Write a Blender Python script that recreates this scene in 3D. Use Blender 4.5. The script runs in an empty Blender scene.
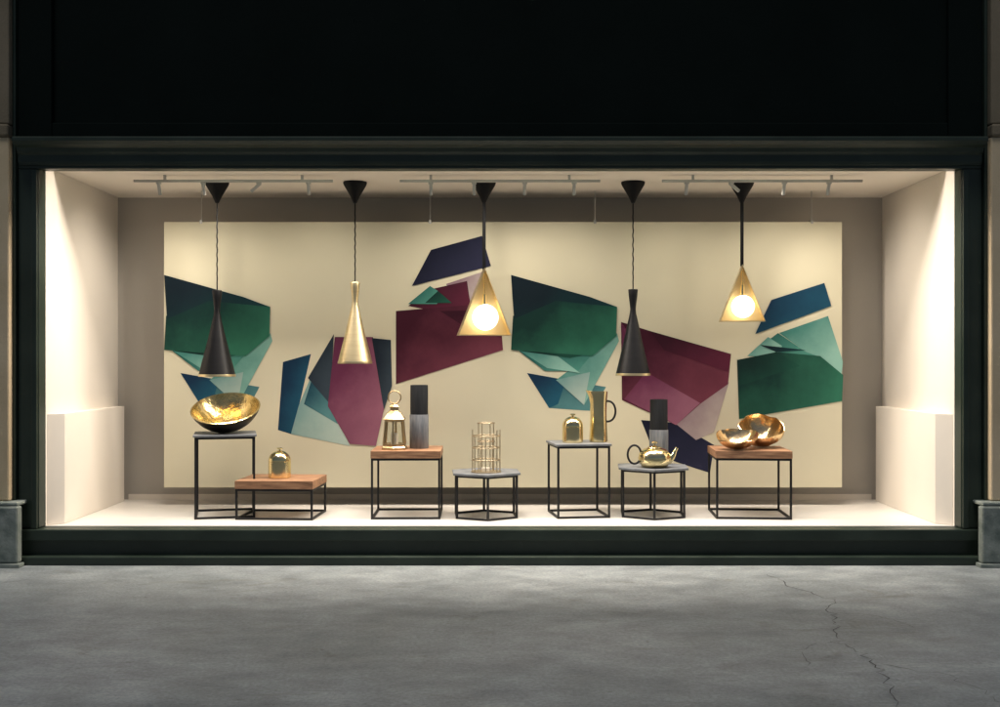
import bpy, bmesh, math, random
from mathutils import Vector, Matrix
random.seed(7)
S=bpy.context.scene
COL=S.collection

# ------------------------------------------------------------------ helpers
def srgb(r,g,b):
    f=lambda c:(c/255/12.92) if c/255<=0.04045 else ((c/255+0.055)/1.055)**2.4
    return (f(r),f(g),f(b),1)

def new_mat(name):
    m=bpy.data.materials.new(name); m.use_nodes=True
    nt=m.node_tree; b=nt.nodes['Principled BSDF']
    return m,nt,b

def mat(name,c1,c2=None,rough=0.5,metal=0.0,scale=6,bump=0.0,bscale=60,stretch=(1,1,1),rvar=0.0,coat=0.0,detail=5,spec=0.5):
    m,nt,b=new_mat(name)
    b.inputs['Metallic'].default_value=metal
    b.inputs['Roughness'].default_value=rough
    b.inputs['Specular IOR Level'].default_value=spec
    tc=nt.nodes.new('ShaderNodeTexCoord'); mp=nt.nodes.new('ShaderNodeMapping')
    mp.inputs['Scale'].default_value=stretch
    nt.links.new(tc.outputs['Object'],mp.inputs['Vector'])
    n=nt.nodes.new('ShaderNodeTexNoise'); n.inputs['Scale'].default_value=scale; n.inputs['Detail'].default_value=detail
    nt.links.new(mp.outputs[0],n.inputs['Vector'])
    r=nt.nodes.new('ShaderNodeValToRGB')
    r.color_ramp.elements[0].position=0.32; r.color_ramp.elements[1].position=0.68
    r.color_ramp.elements[0].color=c1; r.color_ramp.elements[1].color=c2 or c1
    nt.links.new(n.outputs['Fac'],r.inputs['Fac']); nt.links.new(r.outputs[0],b.inputs['Base Color'])
    if rvar:
        mr=nt.nodes.new('ShaderNodeMapRange')
        mr.inputs['To Min'].default_value=max(0.02,rough-rvar); mr.inputs['To Max'].default_value=rough+rvar
        nt.links.new(n.outputs['Fac'],mr.inputs['Value']); nt.links.new(mr.outputs[0],b.inputs['Roughness'])
    if bump:
        n2=nt.nodes.new('ShaderNodeTexNoise'); n2.inputs['Scale'].default_value=bscale; n2.inputs['Detail'].default_value=4
        nt.links.new(mp.outputs[0],n2.inputs['Vector'])
        bp=nt.nodes.new('ShaderNodeBump'); bp.inputs['Strength'].default_value=bump; bp.inputs['Distance'].default_value=0.01
        nt.links.new(n2.outputs['Fac'],bp.inputs['Height']); nt.links.new(bp.outputs[0],b.inputs['Normal'])
    return m

def empty(name,loc=(0,0,0),rotz=0):
    e=bpy.data.objects.new(name,None); e.location=loc; e.rotation_euler[2]=rotz
    e.empty_display_size=0.1; COL.objects.link(e); return e

def add(name,bm,m,parent=None,smooth=False,bevel=0,loc=(0,0,0),rot=(0,0,0)):
    me=bpy.data.meshes.new(name); bmesh.ops.recalc_face_normals(bm,faces=bm.faces[:]); bm.to_mesh(me); bm.free()
    ms=m if isinstance(m,(list,tuple)) else [m]
    for k in ms: me.materials.append(k)
    if smooth:
        for p in me.polygons: p.use_smooth=True
    o=bpy.data.objects.new(name,me); o.location=loc; o.rotation_euler=rot; COL.objects.link(o)
    if parent: o.parent=parent
    if bevel:
        b=o.modifiers.new('b','BEVEL'); b.width=bevel; b.segments=2; b.limit_method='ANGLE'
    return o

def box(name,x0,x1,y0,y1,z0,z1,m,parent=None,bevel=0):
    bm=bmesh.new(); bmesh.ops.create_cube(bm,size=1)
    for v in bm.verts:
        v.co=Vector((x0+(v.co.x+.5)*(x1-x0),y0+(v.co.y+.5)*(y1-y0),z0+(v.co.z+.5)*(z1-z0)))
    return add(name,bm,m,parent,bevel=bevel)

def lathe_bm(prof,seg=64,warp=None,matidx=None):
    bm=bmesh.new(); rings=[]
    for i,(r,z) in enumerate(prof):
        if r<1e-5: rings.append([bm.verts.new((0,0,z))]); continue
        ring=[]
        for s in range(seg):
            a=2*math.pi*s/seg; co=Vector((r*math.cos(a),r*math.sin(a),z))
            if warp: co=warp(co,a,i)
            ring.append(bm.verts.new(co))
        rings.append(ring)
    for i in range(len(rings)-1):
        A,B=rings[i],rings[i+1]
        for s in range(seg):
            t=(s+1)%seg
            if len(A)==1 and len(B)==1: continue
            if len(A)==1: f=bm.faces.new((A[0],B[s],B[t]))
            elif len(B)==1: f=bm.faces.new((A[s],A[t],B[0]))
            else: f=bm.faces.new((A[s],A[t],B[t],B[s]))
            if matidx: f.material_index=matidx(i)
    return bm

def lathe(name,prof,m,parent=None,seg=64,loc=(0,0,0),rot=(0,0,0),warp=None,matidx=None,smooth=True):
    o=add(name,lathe_bm(prof,seg,warp,matidx),m,parent,smooth=smooth,loc=loc,rot=rot)
    if smooth:
        md=o.modifiers.new('e','EDGE_SPLIT'); md.split_angle=math.radians(35)
    return o

def bars(name,segs,t,m,parent=None,bevel=0.0015):
    bm=bmesh.new()
    for a,b in segs:
        a=Vector(a); b=Vector(b); d=b-a; L=d.length
        q=d.to_track_quat('Z','Y').to_matrix().to_4x4()
        if abs(d.normalized().z)<0.9:
            zax=Vector((0,0,1)); dx=d.normalized(); yy=zax.cross(dx).normalized()
            q=Matrix((( yy.x,zax.x,dx.x,0),(yy.y,zax.y,dx.y,0),(yy.z,zax.z,dx.z,0),(0,0,0,1)))
        M=Matrix.Translation((a+b)/2)@q@Matrix.Diagonal((t,t,L,1))
        bmesh.ops.create_cube(bm,size=1,matrix=M)
    return add(name,bm,m,parent,bevel=bevel)

def wire(name,pts,r,m,parent=None,cyc=False,res=3,loc=(0,0,0)):
    c=bpy.data.curves.new(name,'CURVE'); c.dimensions='3D'; c.bevel_depth=r; c.bevel_resolution=res
    for pl in (pts if isinstance(pts[0][0],(tuple,list,Vector)) else [pts]):
        s=c.splines.new('POLY'); s.points.add(len(pl)-1)
        for p,co in zip(s.points,pl): p.co=(*co,1)
        s.use_cyclic_u=cyc; s.use_smooth=True
    c.materials.append(m); c.use_fill_caps=True
    o=bpy.data.objects.new(name,c); o.location=loc; COL.objects.link(o)
    if parent:o.parent=parent
    return o

def ring_pts(r,z,n=40,cx=0,cy=0):
    return [(cx+r*math.cos(2*math.pi*i/n),cy+r*math.sin(2*math.pi*i/n),z) for i in range(n)]

def prism(name,pts,z0,z1,m,parent=None,bevel=0.003):
    bm=bmesh.new()
    a=[bm.verts.new((x,y,z0)) for x,y in pts]; b=[bm.verts.new((x,y,z1)) for x,y in pts]
    bm.faces.new(a); bm.faces.new(b); n=len(pts)
    for i in range(n): bm.faces.new((a[i],a[(i+1)%n],b[(i+1)%n],b[i]))
    return add(name,bm,m,parent,bevel=bevel)

# ------------------------------------------------------------------ materials
M_paint=mat('dark_green_paint',(0.016,0.026,0.018,1),(0.028,0.041,0.030,1),rough=0.42,scale=3,bump=0.08,bscale=25,rvar=0.1,spec=.4)
M_fascia=mat('blackened_fascia',(0.0025,0.0058,0.0048,1),(0.0042,0.008,0.007,1),rough=0.75,scale=1.5,bump=0.1,bscale=30,spec=.06)
M_stucco=mat('beige_render',(0.50,0.385,0.235,1),(0.64,0.51,0.34,1),rough=0.9,scale=2.2,bump=0.35,bscale=90)
M_stucco2=mat('shaded_beige_render',(0.15,0.12,0.075,1),(0.21,0.17,0.115,1),rough=0.9,scale=2.2,bump=0.35,bscale=90)  # darker tone paints in the pilaster's dimmer upper light; outer walls share it
M_stone=mat('grey_plinth_stone',(0.11,0.135,0.12,1),(0.27,0.295,0.265,1),rough=0.85,scale=9,bump=0.5,bscale=50)
M_cream=mat('cream_wall_paint',(0.78,0.715,0.63,1),(0.81,0.745,0.66,1),rough=0.7,scale=1.5,bump=0.04,bscale=80)
M_ceil=mat('ceiling_paint',(0.79,0.72,0.63,1),(0.82,0.75,0.66,1),rough=0.7,scale=1.5)
M_floor=mat('display_floor',(0.79,0.755,0.69,1),(0.84,0.80,0.74,1),rough=0.32,scale=2,rvar=0.05)
M_taupe=mat('taupe_wall',(0.40,0.37,0.33,1),(0.43,0.40,0.36,1),rough=0.8,scale=1.2,bump=0.05,bscale=70)
M_panel=mat('panel_print_cream',(0.65,0.60,0.44,1),(0.685,0.635,0.475,1),rough=0.75,scale=0.7,bump=0.03,bscale=120)
M_black=mat('black_steel',(0.010,0.010,0.011,1),(0.016,0.016,0.017,1),rough=0.5,scale=10,spec=.3)
M_shade=mat('black_spun_metal',(0.004,0.004,0.005,1),(0.007,0.007,0.008,1),rough=0.42,scale=5,bump=0.05,bscale=40,stretch=(.3,.3,6),spec=.25)
M_canopy=mat('canopy_black',(0.004,0.004,0.005,1),(0.006,0.006,0.007,1),rough=0.6,spec=.2)
M_brass=mat('polished_brass',(0.88,0.72,0.38,1),(0.95,0.80,0.46,1),rough=0.19,metal=1,scale=8,rvar=0.05)
M_brush=mat('brushed_brass',(0.78,0.63,0.36,1),(0.86,0.72,0.44,1),rough=0.38,metal=1,scale=5,stretch=(1,1,14),bump=0.03,bscale=30)
M_plate=mat('satin_brass_plate',(0.86,0.70,0.38,1),(0.90,0.75,0.44,1),rough=0.45,metal=.8,scale=5)
M_hammer=mat('hammered_gold',(0.50,0.37,0.14,1),(0.84,0.67,0.34,1),rough=0.25,metal=1,scale=9,bump=0.7,bscale=16)
M_bronze=mat('dark_bronze',(0.035,0.03,0.02,1),(0.06,0.05,0.035,1),rough=0.4,metal=0.8,scale=7)
M_copper=mat('crumpled_gold',(0.70,0.47,0.23,1),(0.90,0.68,0.40,1),rough=0.23,metal=1,scale=8,bump=0.6,bscale=14)
M_rose=mat('lantern_brass',(0.56,0.40,0.22,1),(0.68,0.51,0.30,1),rough=0.32,metal=1,scale=8)
M_champ=mat('champagne_wire',(0.46,0.37,0.24,1),(0.55,0.45,0.31,1),rough=0.35,metal=.9,scale=8)
M_top=mat('grey_stone_top',(0.13,0.14,0.15,1),(0.20,0.21,0.225,1),rough=0.5,scale=12,bump=0.05)
M_char=mat('charcoal_ceramic',(0.008,0.009,0.011,1),(0.014,0.016,0.019,1),rough=0.7,scale=18,stretch=(4,4,.3),bump=0.2,bscale=20,spec=.25)
M_grey=mat('grey_marble',(0.10,0.11,0.125,1),(0.19,0.20,0.215,1),rough=0.5,scale=14,stretch=(3,3,.6),bump=0.1)
M_alu=mat('track_white_metal',(0.40,0.39,0.37,1),(0.44,0.43,0.41,1),rough=0.4,metal=0.3)
M_wax=mat('candle_wax',(0.8,0.75,0.65,1),rough=0.5)

def wood():
    m,nt,b=new_mat('oiled_oak')
    tc=nt.nodes.new('ShaderNodeTexCoord'); mp=nt.nodes.new('ShaderNodeMapping'); mp.inputs['Scale'].default_value=(1.2,9,9)
    nt.links.new(tc.outputs['Object'],mp.inputs[0])
    n=nt.nodes.new('ShaderNodeTexNoise'); n.inputs['Scale'].default_value=5; n.inputs['Detail'].default_value=8; n.inputs['Distortion'].default_value=0.6
    nt.links.new(mp.outputs[0],n.inputs['Vector'])
    r=nt.nodes.new('ShaderNodeValToRGB'); e=r.color_ramp.elements
    e[0].position=.3; e[0].color=(0.17,0.082,0.042,1); e[1].position=.7; e[1].color=(0.45,0.255,0.14,1)
    x=e.new(.5); x.color=(0.31,0.16,0.085,1)
    nt.links.new(n.outputs['Fac'],r.inputs[0]); nt.links.new(r.outputs[0],b.inputs['Base Color'])
    b.inputs['Roughness'].default_value=.55
    bp=nt.nodes.new('ShaderNodeBump'); bp.inputs['Strength'].default_value=.15; bp.inputs['Distance'].default_value=.005
    nt.links.new(n.outputs['Fac'],bp.inputs['Height']); nt.links.new(bp.outputs[0],b.inputs['Normal'])
    return m
M_wood=wood()

def glass(name,tint=(1,1,1,1),ior=1.45):
    m=bpy.data.materials.new(name); m.use_nodes=True; nt=m.node_tree; nt.nodes.clear()
    o=nt.nodes.new('ShaderNodeOutputMaterial'); t=nt.nodes.new('ShaderNodeBsdfTransparent'); g=nt.nodes.new('ShaderNodeBsdfGlossy')
    t.inputs[0].default_value=tint; g.inputs['Roughness'].default_value=0.02
    f=nt.nodes.new('ShaderNodeFresnel'); f.inputs[0].default_value=ior; mx=nt.nodes.new('ShaderNodeMixShader')
    nt.links.new(f.outputs[0],mx.inputs[0]); nt.links.new(t.outputs[0],mx.inputs[1]); nt.links.new(g.outputs[0],mx.inputs[2]); nt.links.new(mx.outputs[0],o.inputs[0])
    return m
M_lglass=glass('lantern_glass',(0.90,0.91,0.88,1),1.25)

def emis(name,c,s):
    m,nt,b=new_mat(name); b.inputs['Base Color'].default_value=(.8,.8,.8,1)
    b.inputs['Emission Color'].default_value=c; b.inputs['Emission Strength'].default_value=s
    return m
M_globe=emis('opal_globe_lit',(1,0.87,0.66,1),3.0)
M_bulb=emis('bulb_lit',(1,0.80,0.52,1),9)

def ground_mat():
    m,nt,b=new_mat('worn_concrete'); L=nt.links.new; N=nt.nodes.new
    tc=N('ShaderNodeTexCoord')
    def noise(sc,det,st=(1,1,1),rough=.5,dist=0):
        mp=N('ShaderNodeMapping'); mp.inputs['Scale'].default_value=st; L(tc.outputs['Object'],mp.inputs[0])
        n=N('ShaderNodeTexNoise'); n.inputs['Scale'].default_value=sc; n.inputs['Detail'].default_value=det; n.inputs['Roughness'].default_value=rough; n.inputs['Distortion'].default_value=dist
        L(mp.outputs[0],n.inputs['Vector']); return n.outputs['Fac']
    big=noise(0.55,6,(1,1.6,1),.6,.4); mid=noise(3.2,8,(1,1.4,1),.65); fine=noise(45,4,(1,1,1),.7)
    def ramp(f,p0,c0,p1,c1):
        r=N('ShaderNodeValToRGB'); e=r.color_ramp.elements
        e[0].position=p0;e[0].color=c0;e[1].position=p1;e[1].color=c1; L(f,r.inputs[0]); return r.outputs[0]
    c=ramp(big,.33,(.215,.242,.248,1),.68,(.345,.372,.375,1))
    c2=ramp(mid,.3,(.60,.61,.62,1),.7,(1.16,1.15,1.14,1))
    c3=ramp(fine,.3,(.72,.72,.72,1),.7,(1.17,1.17,1.17,1))
    def mul(a,bb,f=1):
        x=N('ShaderNodeMix'); x.data_type='RGBA'; x.blend_type='MULTIPLY'; x.inputs[0].default_value=f
        L(a,x.inputs[6]); L(bb,x.inputs[7]); return x.outputs[2]
    c=mul(mul(c,c2),c3)
    st=ramp(noise(1.6,7,(1,2,1),.7,.8),.58,(1,1,1,1),.72,(.70,.66,.60,1)); c=mul(c,st)
    st2=ramp(noise(7,6,(1,1,1),.75,.5),.62,(1,1,1,1),.72,(.60,.58,.56,1)); c=mul(c,st2)
    v=N('ShaderNodeTexVoronoi'); v.inputs['Scale'].default_value=26; L(tc.outputs['Object'],v.inputs['Vector'])
    c=mul(c,ramp(v.outputs['Distance'],.05,(.62,.6,.58,1),.12,(1,1,1,1)),.5)
    L(c,b.inputs['Base Color'])
    mr=N('ShaderNodeMapRange'); mr.inputs['To Min'].default_value=.45; mr.inputs['To Max'].default_value=.8; L(mid,mr.inputs['Value']); L(mr.outputs[0],b.inputs['Roughness'])
    ad=N('ShaderNodeMath'); ad.operation='MULTIPLY_ADD'; ad.inputs[1].default_value=.4; L(fine,ad.inputs[0]); L(mid,ad.inputs[2])
    bp=N('ShaderNodeBump'); bp.inputs['Strength'].default_value=.85; bp.inputs['Distance'].default_value=.018
    L(ad.outputs[0],bp.inputs['Height']); L(bp.outputs[0],b.inputs['Normal'])
    return m
M_ground=ground_mat()
M_crack=mat('crack_dark',(0.05,0.05,0.05,1),(0.11,0.11,0.11,1),rough=1,scale=8)

# ------------------------------------------------------------------ ground
bm=bmesh.new(); bmesh.ops.create_grid(bm,x_segments=8,y_segments=8,size=150)
ground=add('ground',bm,M_ground)
def crack(path,w0,seed,name,parent):
    rnd=random.Random(seed); pts=[]
    for i in range(len(path)-1):
        a=Vector(path[i]);b=Vector(path[i+1]); n=max(3,int((b-a).length/0.045))
        for k in range(n):
            p=a.lerp(b,k/n); pts.append((p.x+rnd.gauss(0,.018),p.y+rnd.gauss(0,.010)))
    pts.append(path[-1]); bm=bmesh.new(); prev=None; n=len(pts)
    for i,(x,y) in enumerate(pts):
        d=Vector(pts[min(i+1,n-1)])-Vector(pts[max(i-1,0)]); d.normalize(); nn=Vector((-d.y,d.x))
        w=w0*(0.35+rnd.random())*(1 if 0<i<n-1 else .1)
        c=(bm.verts.new((x+nn.x*w,y+nn.y*w,0.003)),bm.verts.new((x-nn.x*w,y-nn.y*w,0.003)))
        if prev: bm.faces.new((prev[0],prev[1],c[1],c[0]))
        prev=c
    return add(name,bm,M_crack,parent)
crack([(1.93,-.5),(2.0,-.95),(2.16,-1.3),(2.03,-1.63),(1.87,-2.29),(1.92,-2.77),(1.79,-3.4),(1.9,-4.6)],.003,3,'crack_main',ground)
crack([(2.03,-1.63),(2.3,-1.75),(2.42,-2.05)],.0018,5,'crack_branch_a',ground)
crack([(1.87,-2.29),(1.6,-2.5),(1.55,-2.8)],.0016,6,'crack_branch_b',ground)
crack([(1.92,-2.77),(2.2,-2.95),(2.28,-3.3),(2.2,-3.8)],.002,8,'crack_branch_c',ground)

# ------------------------------------------------------------------ shop building
B=empty('shop_building')
W=3.52; ZF=.265; ZC=3.045; ZL=3.01
box('window_floor',-W,W,.06,1.62,ZF-.06,ZF,M_floor,B)
box('back_wall',-W-.1,W+.1,1.62,1.75,ZF-.06,3.25,M_taupe,B)
box('side_wall_l',-W-.12,-W,.06,1.617,ZF-.06,3.25,M_cream,B)
box('side_wall_r',W,W+.12,.06,1.617,ZF-.06,3.25,M_cream,B)
box('ceiling',-W+.002,W-.002,.20,1.615,ZC,ZC+.03,M_ceil,B)
box('ceiling_pocket_lid',-W-.1,W+.1,.06,1.62,3.252,3.32,M_ceil,B)
for s in (-1,1):
    def blk(name,pts,z0,z1):
        prism(name,[(s*a,b) for a,b in pts],z0,z1,M_cream,B,bevel=.003)
    blk('wainscot_panel',[(W-.001,.085),(W-.104,.17),(W-.104,1.098),(W-.001,1.098)],ZF+.001,1.13)
    blk('wainscot_panel',[(W-.001,1.102),(W-.100,1.102),(W-.100,1.50),(W-.001,1.50)],ZF+.001,1.13)
box('back_skirting',-W+.1,W-.1,1.605,1.619,ZF,ZF+.05,M_cream,B)
box('jamb_l',-W-.16,-W,-.06,.057,.265,ZL,M_paint,B,bevel=.006)
box('jamb_r',W,W+.16,-.06,.057,.265,ZL,M_paint,B,bevel=.006)
box('jamb_bead_l',-W-.05,-W-.006,-.085,-.061,ZF,ZL-.01,M_paint,B,bevel=.006)
box('jamb_bead_r',W+.006,W+.05,-.085,-.061,ZF,ZL-.01,M_paint,B,bevel=.006)
box('lintel',-W-.16,W+.16,-.06,.057,ZL+.001,3.25,M_paint,B,bevel=.006)
def profile_x(name,prof,x0,x1,m):
    bm=bmesh.new(); a=[bm.verts.new((x0,y,z)) for y,z in prof]; b=[bm.verts.new((x1,y,z)) for y,z in prof]
    n=len(prof); bm.faces.new(a); bm.faces.new(b)
    for i in range(n): bm.faces.new((a[i],a[(i+1)%n],b[(i+1)%n],b[i]))
    return add(name,bm,m,B,bevel=.003)
profile_x('lintel_moulding',[(-.062,3.035),(-.075,3.035),(-.085,3.06),(-.085,3.11),(-.105,3.13),(-.12,3.16),(-.16,3.175),(-.19,3.20),(-.19,3.225),(-.17,3.235),(-.062,3.24)],-W-.15,W+.15,M_paint)
box('sill',-W-.17,W+.17,-.10,.057,.175,ZF-.004,M_paint,B,bevel=.008)
box('sill_riser',-W-.16,W+.16,-.06,.05,.068,.174,M_paint,B,bevel=.003)
box('base_ledge',-W-.17,W+.17,-.16,.05,.0,.066,M_paint,B,bevel=.01)
box('fascia_field',-3.42,3.42,-.03,.06,3.252,5.6,M_fascia,B)
box('fascia_stile_l',-W-.16,-3.42,-.07,.06,3.252,5.6,M_fascia,B,bevel=.006)
box('fascia_stile_r',3.42,W+.16,-.07,.06,3.252,5.6,M_fascia,B,bevel=.006)
box('fascia_bottom_rail',-3.418,3.418,-.066,-.031,3.252,3.36,M_fascia,B,bevel=.006)
profile_x('fascia_cornice',[(.06,5.602),(-.10,5.602),(-.14,5.66),(-.24,5.74),(-.26,5.82),(.06,5.82)],-7.2,7.2,M_paint)
for s,t in ((-1,'l'),(1,'r')):
    def bx(n,a,b,*r,**k):
        x0,x1=sorted((s*a,s*b)); return box(n+'_'+t,x0,x1,*r,B,**k)
    bx('pilaster_reveal',3.682,3.705,-.10,.06,0,5.6,M_paint,bevel=.004)
    bx('pilaster_shaft_lower',3.707,4.45,-.15,.06,.485,3.235,M_stucco,bevel=.012)
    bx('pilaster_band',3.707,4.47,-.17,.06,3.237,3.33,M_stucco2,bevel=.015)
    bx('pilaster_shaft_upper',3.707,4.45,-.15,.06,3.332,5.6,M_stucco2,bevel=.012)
    bx('plinth',3.60,4.52,-.24,-.162,.03,.455,M_stone,bevel=.015)
    bx('plinth_core',3.708,4.50,-.161,.06,.0,.455,M_stone)
    bx('plinth_cap',3.61,4.50,-.225,.0601,.456,.484,M_stone,bevel=.01)
    bx('plinth_foot',3.58,4.54,-.26,-.17,0,.029,M_stone,bevel=.006)
    bx('side_bay_wall',4.452,7.2,-.02,.2,0,5.6,M_stucco2)
box('upper_storey',-7.2,7.2,.0,8,5.822,8.5,M_stucco2,B)
box('rear_block',-7.2,7.2,1.8,8,0,5.6,M_stucco2,B)
box('slab',-7.2,7.2,.07,8,5.602,5.82,M_stucco2,B)

# ------------------------------------------------------------------ backdrop panel
PY=1.20; K=113.35
BP=empty('backdrop_panel',(0,PY,0))
def px(x): return (x-500)/K
def pz(y): return 1.55-(y-360)/K
box('panel_board',px(164),px(842),.0,.03,pz(487.5),pz(222),M_panel,BP,bevel=.002)
for x in (201,430,595,812):
    wire('hanging_wire',[(px(x),.015,pz(222)),(px(x),.015,ZC)],.004,M_alu,BP)
    box('wire_clamp',px(x)-.012,px(x)+.012,-.004,.034,pz(222)-.015,pz(222)+.02,M_alu,BP,bevel=.002)
def art(name,c1,c2):
    """printed watercolour: soft colour run across each shape + light pigment mottling"""
    k=.80
    a=tuple(v*k for v in c1[:3])+(1,); b=tuple(v*k for v in c2[:3])+(1,)
    m,nt,bs=new_mat(name); L=nt.links.new; N=nt.nodes.new
    bs.inputs['Roughness'].default_value=.85; bs.inputs['Specular IOR Level'].default_value=.25
    tc=N('ShaderNodeTexCoord')
    sep=N('ShaderNodeSeparateXYZ'); L(tc.outputs['Generated'],sep.inputs[0])
    n1=N('ShaderNodeTexNoise'); n1.inputs['Scale'].default_value=2.2; n1.inputs['Detail'].default_value=3; L(tc.outputs['Object'],n1.inputs['Vector'])
    n2=N('ShaderNodeTexNoise'); n2.inputs['Scale'].default_value=16; n2.inputs['Detail'].default_value=9; n2.inputs['Roughness'].default_value=.72; L(tc.outputs['Object'],n2.inputs['Vector'])
    def ma(x,mul_,add_):
        q=N('ShaderNodeMath'); q.operation='MULTIPLY_ADD'; L(x,q.inputs[0]); q.inputs[1].default_value=mul_
        if isinstance(add_,(int,float)): q.inputs[2].default_value=add_
        else: L(add_,q.inputs[2])
        return q.outputs[0]
    g=ma(sep.outputs['X'],.72,-.34)
    g=ma(sep.outputs['Z'],-.58,g)
    g=ma(n1.outputs['Fac'],.95,g); g=ma(n2.outputs['Fac'],.26,g)
    r=N('ShaderNodeValToRGB'); e=r.color_ramp.elements; e[0].position=.02;e[0].color=a;e[1].position=.80;e[1].color=b
    L(g,r.inputs[0]); L(r.outputs[0],bs.inputs['Base Color'])
    return m
A={
 'petrol':art('ink_petrol',srgb(6,28,40),srgb(14,56,62)),
 'green':art('ink_green',srgb(12,54,50),srgb(52,122,98)),
 'dgreen':art('ink_deep_green',srgb(8,44,42),srgb(28,86,72)),
 'teal':art('ink_teal',srgb(74,140,132),srgb(158,208,194)),
 'mteal':art('ink_mid_teal',srgb(32,98,94),srgb(86,156,142)),
 'steel':art('ink_steel_blue',srgb(28,74,92),srgb(92,146,150)),
 'blue':art('ink_blue',srgb(10,48,78),srgb(30,92,118)),
 'navy':art('ink_navy',srgb(20,24,48),srgb(44,46,74)),
 'slate':art('ink_slate',srgb(24,36,50),srgb(58,72,84)),
 'wine':art('ink_wine',srgb(68,18,40),srgb(126,62,80)),
 'dwine':art('ink_dark_wine',srgb(56,12,34),srgb(96,34,58)),
 'mauve':art('ink_mauve',srgb(106,46,78),srgb(162,104,126)),
 'pale':art('ink_pale_mauve',srgb(150,124,134),srgb(210,196,190)),
 'pteal':art('ink_pale_teal',srgb(128,168,166),srgb(192,212,202)),
}
def shape(col,pts,layer,dx=0):
    bm=bmesh.new()
    bm.faces.new([bm.verts.new((px(x+dx),-.0012*(layer+1),pz(y))) for x,y in pts])
    add('print_'+col,bm,A[col],BP)
for dx in (-346.5,0):
    shape('steel',[(527,373),(606,387),(593,411),(549,408)],0,dx)
    shape('blue',[(527,373),(566,380),(558,404),(549,408)],1,dx)
    shape('teal',[(617,333),(619,341),(584,405),(572,393),(556,380),(592,353)],2,dx)
    shape('pteal',[(584,405),(556,380),(590,372)],3,dx)
    shape('mteal',[(519,351),(592,354),(578,371),(545,371)],4,dx)
    shape('teal',[(512,346),(552,352),(580,373),(547,368)],5,dx)
    shape('dgreen',[(520,351),(560,349),(594,353),(570,358)],6,dx)
    shape('green',[(513,316),(552,300),(617,307),(616,336),(592,356),(511,350)],7,dx)
    shape('petrol',[(511,275),(590,297),(617,307),(556,301),(514,319)],8,dx)
shape('blue',[(283,362),(311,354),(300,402),(291,434),(278,430)],0)
shape('pteal',[(310,379),(330,405),(350,446),(291,434),(299,405)],1)
shape('steel',[(312,379),(330,404),(338,424),(304,404)],2)
shape('slate',[(334,334),(330,404),(308,378)],3)
shape('mauve',[(335,337),(373,337),(386,400),(376,446),(350,444),(328,406)],4)
shape('slate',[(372,338),(391,340),(392,386),(384,410)],5)
shape('pale',[(446,284),(482,272),(486,290),(474,312),(455,300)],0)
shape('dwine',[(432,289),(467,281),(471,308),(440,312),(408,306)],1)
shape('wine',[(396,311),(470,305),(500,310),(503,350),(396,384)],2)
shape('dwine',[(440,311),(500,310),(502,338),(470,330)],3)
shape('mteal',[(408,304),(430,286),(438,291),(437,304)],4)
shape('dgreen',[(425,303),(438,291),(452,303)],5)
shape('navy',[(431,250),(482,236),(491,266),(412,286)],6)
shape('navy',[(641,420),(676,423),(714,445),(710,473),(655,455)],0)
shape('pale',[(729,382),(714,432),(696,440),(676,424),(700,402)],1)
shape('wine',[(621,322),(650,331),(731,354),(728,384),(700,404),(676,425),(622,400)],2)
shape('mauve',[(624,399),(646,372),(700,403),(676,425)],3)
shape('dwine',[(650,331),(731,354),(728,372),(664,350)],4)
shape('mauve',[(621,322),(642,352),(640,372),(622,372)],5)
shape('teal',[(779,333),(828,316),(843,362),(841,378),(806,352)],0)
shape('mteal',[(747,356),(778,333),(806,352),(820,357),(790,358)],1)
shape('teal',[(747,356),(768,337),(782,346),(776,356)],2)
shape('green',[(737,360),(776,352),(820,356),(843,375),(842,401),(739,419)],3)
shape('dgreen',[(737,360),(776,352),(800,366),(738,386)],4)
shape('petrol',[(776,352),(760,345),(806,350)],5)
shape('blue',[(771,300),(824,283),(831,306),(755,334)],6)

# ------------------------------------------------------------------ tables
def square_table(x,y,rot,w,d,H,top_m,thick,inset=.02,t=.017):
    e=empty('side_table',(x,y,ZF),rot)
    h=H-ZF
    box('top',-w/2,w/2,-d/2,d/2,h-thick,h,top_m,e,bevel=.003)
    a=w/2-inset; b=d/2-inset; z1=h-thick-t/2-.001; z0=t/2+.001
    c=[(-a,-b),(a,-b),(a,b),(-a,b)]; segs=[]
    for i in range(4):
        p=c[i];q=c[(i+1)%4]; o=t/2+.0005
        P=Vector((*p,0));Q=Vector((*q,0)); u=(Q-P).normalized()*o
        for z in (z0,z1): segs.append((P+u+Vector((0,0,z)),Q-u+Vector((0,0,z))))
        segs.append(((p[0],p[1],.001),(p[0],p[1],h-thick-.001)))
    bars('frame',segs,t,M_black,e); return e
def hex_table(x,y,rot,R,H,top_m,thick,r,t=.016):
    e=empty('hexagonal_side_table',(x,y,ZF),rot); h=H-ZF
    prism('top',[(R*math.cos(i*math.pi/3),R*math.sin(i*math.pi/3)) for i in range(6)],h-thick,h,top_m,e)
    segs=[]
    c=[(r*math.cos(i*math.pi/3),r*math.sin(i*math.pi/3)) for i in range(6)]
    for i in range(6):
        P=Vector((*c[i],0));Q=Vector((*c[(i+1)%6],0)); u=(Q-P).normalized()*(t/2+.001)
        for z in (t/2+.001,h-thick-t/2-.001): segs.append((P+u+Vector((0,0,z)),Q-u+Vector((0,0,z))))
        segs.append(((*c[i],.001),(*c[i],h-thick-.001)))
    bars('frame',segs,t,M_black,e); return e
R_=math.radians
square_table(-2.284,.66,R_(14),.50,.50,.944,M_top,.018)
square_table(-1.80,.60,R_(-3),.635,.52,.58,M_wood,.065,inset=.012)
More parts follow.
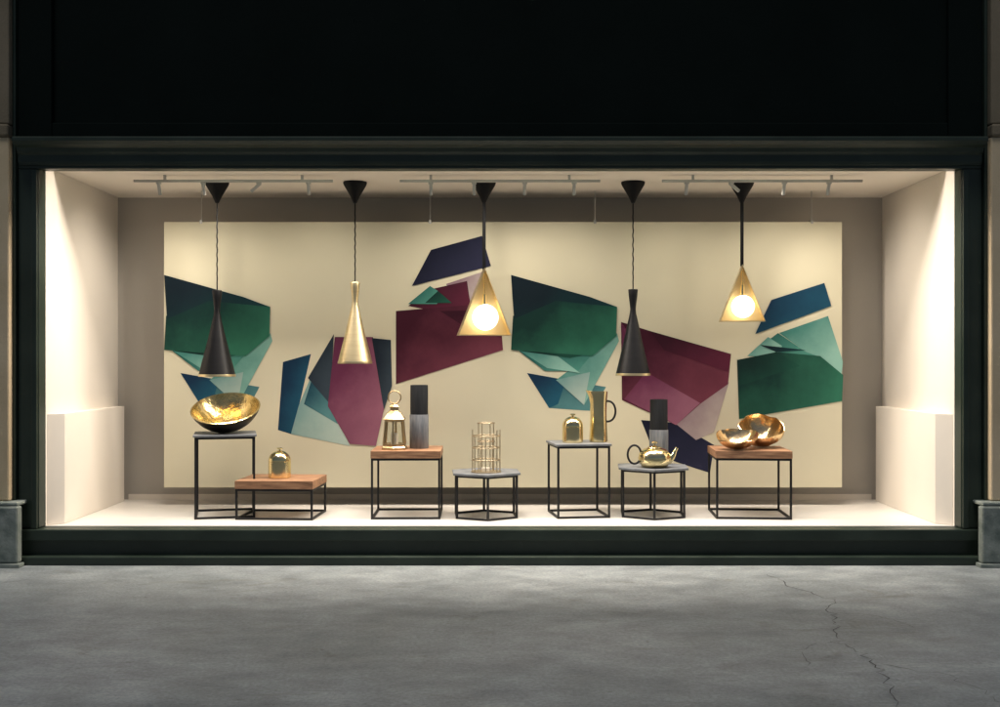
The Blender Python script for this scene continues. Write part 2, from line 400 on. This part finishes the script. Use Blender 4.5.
square_table(-.765,.65,R_(1),.565,.54,.817,M_wood,.06,inset=.012)
hex_table(-.116,.57,R_(34),.315,.636,M_top,.018,.28)
square_table(.650,.65,R_(8),.46,.46,.869,M_top,.018)
hex_table(1.262,.62,R_(25),.325,.674,M_top,.018,.285)
square_table(2.065,.65,R_(-4),.61,.54,.817,M_wood,.06,inset=.012)

# ------------------------------------------------------------------ vessels
def bowl(name,x,y,z,r,d,tilt,rz,mi,mo,th=.012,wob=0,seed=1):
    Rr=(r*r+d*d)/(2*d); rnd=random.Random(seed)
    e=empty(name,(x,y,z)); amax=math.asin(min(1,r/Rr)) if d<=Rr else math.pi-math.asin(r/Rr); N=22
    out=[(Rr*math.sin(amax*i/N),Rr-Rr*math.cos(amax*i/N)) for i in range(N+1)]
    Ri=Rr-th; inn=[(Ri*math.sin(amax*i/N),Rr-Ri*math.cos(amax*i/N)) for i in range(N,-1,-1)]
    prof=out+inn
    prof[0]=(0,out[0][1]); prof[-1]=(0,inn[-1][1])
    ph=[rnd.uniform(0,6.28) for _ in range(8)]
    dents=[(rnd.uniform(0,6.28),rnd.uniform(.35,1.0),rnd.uniform(-1,.6)) for _ in range(22)]
    def warp(co,a,i):
        if not wob: return co
        k=(co.x**2+co.y**2)**.5/r; f=1+wob*k*(.45*math.sin(2*a+ph[0])+.25*math.sin(3*a+ph[1]))
        for (da,dk,amt) in dents:
            q=((co.x/r-dk*math.cos(da))**2+(co.y/r-dk*math.sin(da))**2)**.5
            f+=wob*1.0*amt*max(0,1-q/.38)*k
        dz=wob*.35*r*k*k*(math.sin(3*a+ph[4])+.6*math.sin(5*a+ph[6]))
        return Vector((co.x*f,co.y*f,co.z+dz))
    yaw=empty('yaw_pivot',(0,0,0),rz); yaw.parent=e
    piv=empty('tilt_pivot',(0,0,Rr)); piv.parent=yaw; piv.rotation_euler=(tilt,0,0)
    lathe('bowl_shell',prof,[mo,mi],piv,seg=96,warp=warp,matidx=lambda i:1 if i>N-1 else 0,loc=(0,0,-Rr))
    return e
bowl('metal_bowl',-2.284,.62,.946,.285,.195,R_(25),0,M_hammer,M_bronze,th=.014)
bowl('crumpled_bowl',1.930,.48,.819,.160,.110,R_(20),R_(-12),M_copper,M_copper,th=.006,wob=.15,seed=4)
bowl('crumpled_bowl',2.175,.70,.819,.185,.175,R_(32),R_(-16),M_copper,M_copper,th=.006,wob=.15,seed=9)

def jar(x,y,z,r,h):
    e=empty('lidded_jar',(x,y,z)); s=h*.56
    prof=[(0,0),(r*.93,0),(r*.99,.006),(r,.014),(r,s-.002),(r*.975,s-.001),(r*.975,s+.003),(r,s+.004)]
    for i in range(1,13):
        a=i/12*math.pi/2; prof.append((r*math.cos(a)*1.0 if i<12 else 0,s+.004+(h*.34)*math.sin(a)))
    lathe('jar_body',prof,M_brass,e)
    kz=s+.004+h*.34-.002
    lathe('lid_knob',[(0,0),(r*.10,0),(r*.10,h*.04),(r*.26,h*.05),(r*.28,h*.08),(r*.2,h*.1),(0,h*.105)],M_brass,e,loc=(0,0,kz),seg=32)
jar(-1.815,.58,.58,.092,.245)
jar(.60,.60,.869,.086,.235)

e=empty('pitcher',(.818,.66,.869))
def pw(co,a,i):
    k=max(0,(co.z-.36)/.06); f=max(0,math.cos(a-math.pi))**6
    return Vector((co.x-.03*k*f,co.y,co.z+.012*k*f))
lathe('body',[(0,0),(.070,0),(.076,.006),(.077,.02),(.072,.12),(.069,.22),(.070,.32),(.073,.36),(.076,.40),(.077,.42),(.073,.42),(.070,.39),(.066,.30),(.065,.02),(0,.015)],M_brass,e,warp=pw)
wire('handle',[(.070+.072*math.sin(t)**.8 if 0<t<math.pi else .070,0,.255+.085*math.cos(t)) for t in [math.pi*i/24 for i in range(25)]],.009,M_black,e)
e=empty('teapot',(1.262,.50,.674))
lathe('body',[(0,0),(.085,0),(.10,.006),(.128,.04),(.135,.075),(.125,.115),(.095,.148),(.06,.160),(.058,.163),(.056,.166),(.03,.176),(0,.18)],M_brass,e)
lathe('lid_knob',[(0,0),(.008,0),(.008,.015),(.022,.018),(.024,.028),(.016,.034),(0,.036)],M_brass,e,loc=(0,0,.178),seg=32)
def spout():
    bm=bmesh.new(); rings=[]
    path=[((.105,.05),.034),((.135,.075),.028),((.155,.105),.020),((.168,.135),.015),((.182,.160),.013)]
    for i,((x,z),r) in enumerate(path):
        j=min(i+1,len(path)-1);k=max(i-1,0); d=Vector((path[j][0][0]-path[k][0][0],0,path[j][0][1]-path[k][0][1])).normalized()
        n=Vector((-d.z,0,d.x)); rings.append([bm.verts.new(Vector((x,0,z))+n*r*math.cos(a)+Vector((0,1,0))*r*math.sin(a)) for a in [2*math.pi*s/24 for s in range(24)]])
    for i in range(len(rings)-1):
        for s in range(24): bm.faces.new((rings[i][s],rings[i][(s+1)%24],rings[i+1][(s+1)%24],rings[i+1][s]))
    add('spout',bm,M_brass,e,smooth=True)
spout()
wire('handle',[(-.165+.055*math.cos(t),0,.105+.075*math.sin(t)) for t in [2*math.pi*i/32 for i in range(32)]],.009,M_black,e,cyc=True)

def vase(x,y,z,r,h,split):
    e=empty('cylindrical_vase',(x,y,z))
    lathe('lower_body',[(0,0),(r*.97,0),(r,.004),(r,split-.003),(r*.98,split),(0,split)],M_grey,e)
    lathe('upper_collar',[(0,split+.001),(r*.93,split+.001),(r*.93,h-.004),(r*.91,h),(r*.82,h),(r*.82,h-.06),(0,h-.06)],M_char,e)
vase(-.672,.66,.817,.079,.525,.28)
vase(1.335,.76,.674,.079,.545,.29)

def lantern(x,y,z):
    e=empty('lantern',(x,y,z),R_(28)); n=6
    hexp=lambda r,zz:[(r*math.cos(i*math.pi/3),r*math.sin(i*math.pi/3),zz) for i in range(n)]
    def frus(name,levels,m):
        bm=bmesh.new(); R=[[bm.verts.new(p) for p in hexp(r,zz)] for r,zz in levels]
        bm.faces.new(R[0]);bm.faces.new(R[-1])
        for i in range(len(R)-1):
            for s in range(n): bm.faces.new((R[i][s],R[i][(s+1)%n],R[i+1][(s+1)%n],R[i+1][s]))
        return add(name,bm,m,e,bevel=.0015)
    frus('base',[(.112,0),(.112,.018),(.100,.03),(.100,.042)],M_rose)
    a=hexp(.096,.043); b=hexp(.078,.235)
    bars('posts',[(a[i],b[i]) for i in range(n)]+[(a[i],a[(i+1)%n]) for i in range(n)]+[(b[i],b[(i+1)%n]) for i in range(n)],.015,M_rose,e)
    bm=bmesh.new()
    for i in range(n):
        q=[Vector(a[i]),Vector(a[(i+1)%n]),Vector(b[(i+1)%n]),Vector(b[i])]; bm.faces.new([bm.verts.new(v*1) for v in q])
    add('glass_panes',bm,M_lglass,e)
    frus('roof',[(.100,.241),(.100,.250),(.060,.300),(.038,.318),(.038,.345),(.048,.350),(.030,.368),(.006,.378)],M_rose)
    ang=R_(-28)
    wire('ring_handle',[(.052*math.cos(t)*math.cos(ang),.052*math.cos(t)*math.sin(ang),.428+.052*math.sin(t)) for t in [2*math.pi*i/32 for i in range(32)]],.0055,M_rose,e,cyc=True)
    lathe('candle',[(0,.045),(.03,.045),(.03,.13),(.027,.133),(0,.131)],M_wax,e,seg=32)
    wire('wick',[(0,0,.131),(.002,0,.146)],.0015,M_black,e)
lantern(-.865,.54,.817)

def cage(x,y,z):
    e=empty('candle_holder',(x,y,z))
    lathe('base_plate',[(0,0),(.122,0),(.124,.003),(.122,.008),(0,.008)],M_champ,e)
    r=.115; rings=[ring_pts(r,zz) for zz in (.10,.20,.295)]
    wire('rings',rings,.0045,M_champ,e,cyc=True)
    n=7; up=[[(r*math.cos(2*math.pi*i/n+.2),r*math.sin(2*math.pi*i/n+.2),.004),(r*math.cos(2*math.pi*i/n+.2),r*math.sin(2*math.pi*i/n+.2),.295 if i%3 else .345)] for i in range(n)]
    wire('uprights',up,.0042,M_champ,e)
    wire('inner_rings',[ring_pts(.07,.25),ring_pts(.07,.40)],.0042,M_champ,e,cyc=True)
    wire('inner_uprights',[[(.07*math.cos(t),.07*math.sin(t),.008),(.07*math.cos(t),.07*math.sin(t),.40)] for t in [2*math.pi*i/4+.5 for i in range(4)]],.0038,M_champ,e)
    lathe('tealight',[(0,.009),(.035,.009),(.035,.035),(.030,.035),(.030,.031),(0,.031)],M_wax,e,seg=32)
cage(-.113,.50,.636)

# ------------------------------------------------------------------ pendants
PYD=.75
def canopy(e,x):
    lathe('canopy',[(0,ZC-.002),(.098,ZC-.002),(.100,ZC-.01),(.094,ZC-.028),(.040,2.925),(.024,2.89),(.014,2.868),(0,2.866)],M_canopy,e)
def pend_cone(x,ztop,zbot,r,m,inner):
    e=empty('pendant_lamp',(x,PYD,0)); canopy(e,x)
    n=72; ph=(x*7)%6
    wire('cord',[(.0022*math.sin(i*.8+ph)*math.sin(math.pi*i/n),.0022*math.cos(i*.8+ph)*math.sin(math.pi*i/n),2.87+(ztop-2.87)*i/n) for i in range(n+1)],.0055,M_canopy,e)
    H=ztop-zbot
    P=[(.016,0),(.038,.004),(.0405,.012),(.036,.08),(.027,.18),(.0235,.235),(.027,.29),(.045,.40),(r*.50,.58),(r*.68,.73),(r*.85,.87),(r,1.0)]
    P=[(a,b*H) for a,b in P]
    out=[(a,ztop-b) for a,b in P]; inn=[(max(a-.003,.003),ztop-b) for a,b in P[::-1][:-2]]
    k=len(out)-1
    lathe('shade',[(0,ztop+.001)]+out+inn,[m,inner],e,seg=72,matidx=lambda i:1 if i>k else 0)
    lathe('rim_ring',[(r-.004,zbot-.013),(r+.0015,zbot-.013),(r+.0025,zbot-.004),(r+.0008,zbot+.007),(r-.003,zbot+.007)],M_brush,e,seg=72)
    lathe('bulb',[(0,-.05),(.02,-.045),(.032,-.02),(.032,.0),(.02,.03),(.012,.06),(0,.06)],M_bulb,e,seg=24,loc=(0,0,zbot+.13))
pend_cone(-2.376,2.138,1.424,.151,M_shade,M_brass)
pend_cone(-1.217,2.205,1.533,.143,M_brush,M_brush)
pend_cone(1.117,2.146,1.432,.143,M_shade,M_brass)
def pend_tri(x,zt,zb,hw,gz,gr,rz):
    e=empty('triangular_pendant_lamp',(x,PYD,0)); canopy(e,x)
    e2=empty('shade_pivot',(0,0,0),rz); e2.parent=e
    bars('stem',[((0,0,2.875),(0,0,zt-.01))],.026,M_canopy,e2)
    d=.055
    def tri(k):
        H=zt-zb; inr=k
        return [(0,zt-inr*math.hypot(H,hw)/hw),(hw-inr*(math.hypot(H,hw)+hw)/H,zb+inr),(-hw+inr*(math.hypot(H,hw)+hw)/H,zb+inr)]
    o=tri(0); i_=tri(.006); bm=bmesh.new()
    F=[[bm.verts.new((a,y,z)) for a,z in T] for T in (o,i_) for y in (-d,d)]
    of,ob,inf,inb=F
    for k in range(3):
        j=(k+1)%3
        bm.faces.new((of[k],of[j],ob[j],ob[k])); bm.faces.new((inf[k],inf[j],inb[j],inb[k]))
        bm.faces.new((of[k],of[j],inf[j],inf[k])); bm.faces.new((ob[k],ob[j],inb[j],inb[k]))
    add('triangle_frame',bm,M_brush,e2)
    t=tri(.007); bm=bmesh.new(); a=[bm.verts.new((q,d-.012,z)) for q,z in t]; b=[bm.verts.new((q,d-.006,z)) for q,z in t]
    bm.faces.new(a);bm.faces.new(b)
    for k in range(3): bm.faces.new((a[k],a[(k+1)%3],b[(k+1)%3],b[k]))
    add('rear_plate',bm,M_plate,e2)
    lathe('lamp_holder',[(0,gz+gr+.09),(.014,gz+gr+.09),(.016,gz+gr+.005),(.03,gz+gr),(.03,gz+gr-.012),(0,gz+gr-.012)],M_brass,e2,seg=32,loc=(0,-.03,0))
    wire('inner_stem',[(0,-.03,zt-.05),(0,-.03,gz+gr+.09)],.007,M_brass,e2)
    pr=[(gr*math.sin(math.pi*i/28) if 0<i<28 else 0,gz-gr*math.cos(math.pi*i/28)) for i in range(29)]
    lathe('globe',pr,M_globe,e2,loc=(0,-.07,0))
pend_tri(-.134,2.322,1.755,.225,1.905,.108,R_(10))
pend_tri(2.032,2.348,1.872,.188,1.995,.094,R_(-6))

# ------------------------------------------------------------------ track lights
def track(x0,x1,heads):
    y=.42; e=empty('track_light',((x0+x1)/2,y,0)); c=(x0+x1)/2
    for q in (x0+.25,x1-.25): box('rail_bracket',q-c-.01,q-c+.01,-.01,.01,ZC-.038,ZC,M_alu,e)
    box('rail',x0-c,x1-c,-.012,.012,ZC-.058,ZC-.038,M_alu,e,bevel=.002)
    for hx,mode in heads:
        h=hx-c
        box('adapter',h-.02,h+.02,-.012,.012,ZC-.072,ZC-.059,M_alu,e,bevel=.002)
        piv=empty('head_pivot',(h,0,ZC-.077)); piv.parent=e
        if mode: tgt=Vector((mode*3.5,.85,1.75))
        else: tgt=Vector((hx,PY,1.35))
        d=tgt-Vector((hx,y,ZC-.077)); piv.rotation_euler=d.to_track_quat('-Z','Y').to_euler()
        lathe('head',[(0,.02),(.010,.02),(.014,.012),(.014,-.085),(.012,-.086),(.011,-.078),(0,-.078)],M_alu,piv,seg=24)
        L=bpy.data.lights.new('spot','SPOT'); L.energy=85 if mode else 15; L.spot_size=R_(78 if mode else 135); L.spot_blend=1; L.color=(1,.895,.765); L.shadow_soft_size=.06
        lo=bpy.data.objects.new('spot',L); lo.location=(0,0,-.10); COL.objects.link(lo); lo.parent=piv
track(-2.96,-1.35,[(-2.76,0),(-2.40,0),(-1.95,-1),(-1.55,0)])
track(-.81,.81,[(-.56,0),(-.21,0),(.20,0),(.60,0)])
track(1.31,2.93,[(1.51,0),(1.87,1),(2.30,0),(2.66,0)])

for i,xc in enumerate((-2.35,-1.42,-.48,.48,1.42,2.35)):  # added unseen strip lights to fill the interior, hidden behind the lintel
    L=bpy.data.lights.new('pocket_fill','AREA'); L.shape='RECTANGLE'; L.size=.92; L.size_y=.08
    L.energy=43; L.color=(1,.895,.775)
    o=bpy.data.objects.new('pocket_fill',L); o.location=(xc,.125,3.20); o.rotation_euler=(R_(10),0,0); COL.objects.link(o); o.parent=B
box('pocket_back',-W,W,.202,.22,ZC+.032,3.25,M_ceil,B)

# ------------------------------------------------------------------ night sky and high soft moonlight
w=bpy.data.worlds.new('World'); S.world=w; w.use_nodes=True; nt=w.node_tree
bg=nt.nodes['Background']; sky=nt.nodes.new('ShaderNodeTexSky'); sky.sky_type='NISHITA'; sky.sun_disc=False
sky.sun_elevation=R_(70); sky.sun_rotation=R_(160)
nt.links.new(sky.outputs[0],bg.inputs[0]); bg.inputs[1].default_value=.028
sun=bpy.data.lights.new('sun','SUN'); sun.energy=1.1; sun.angle=R_(12); sun.color=(1,.99,.97)
so=bpy.data.objects.new('sun',sun); so.rotation_euler=(R_(20),0,R_(-20)); so.location=(-3,-12,10); COL.objects.link(so)

# ------------------------------------------------------------------ camera
cam=bpy.data.cameras.new('camera'); cam.sensor_width=36; cam.lens=1061/1000*36; cam.shift_y=.0065; cam.clip_end=500
co=bpy.data.objects.new('camera',cam); co.location=(0,-8.16,1.55); co.rotation_euler=(R_(90),0,0); COL.objects.link(co); S.camera=co
S.view_settings.view_transform='Standard'; S.view_settings.look='None'; S.view_settings.exposure=0
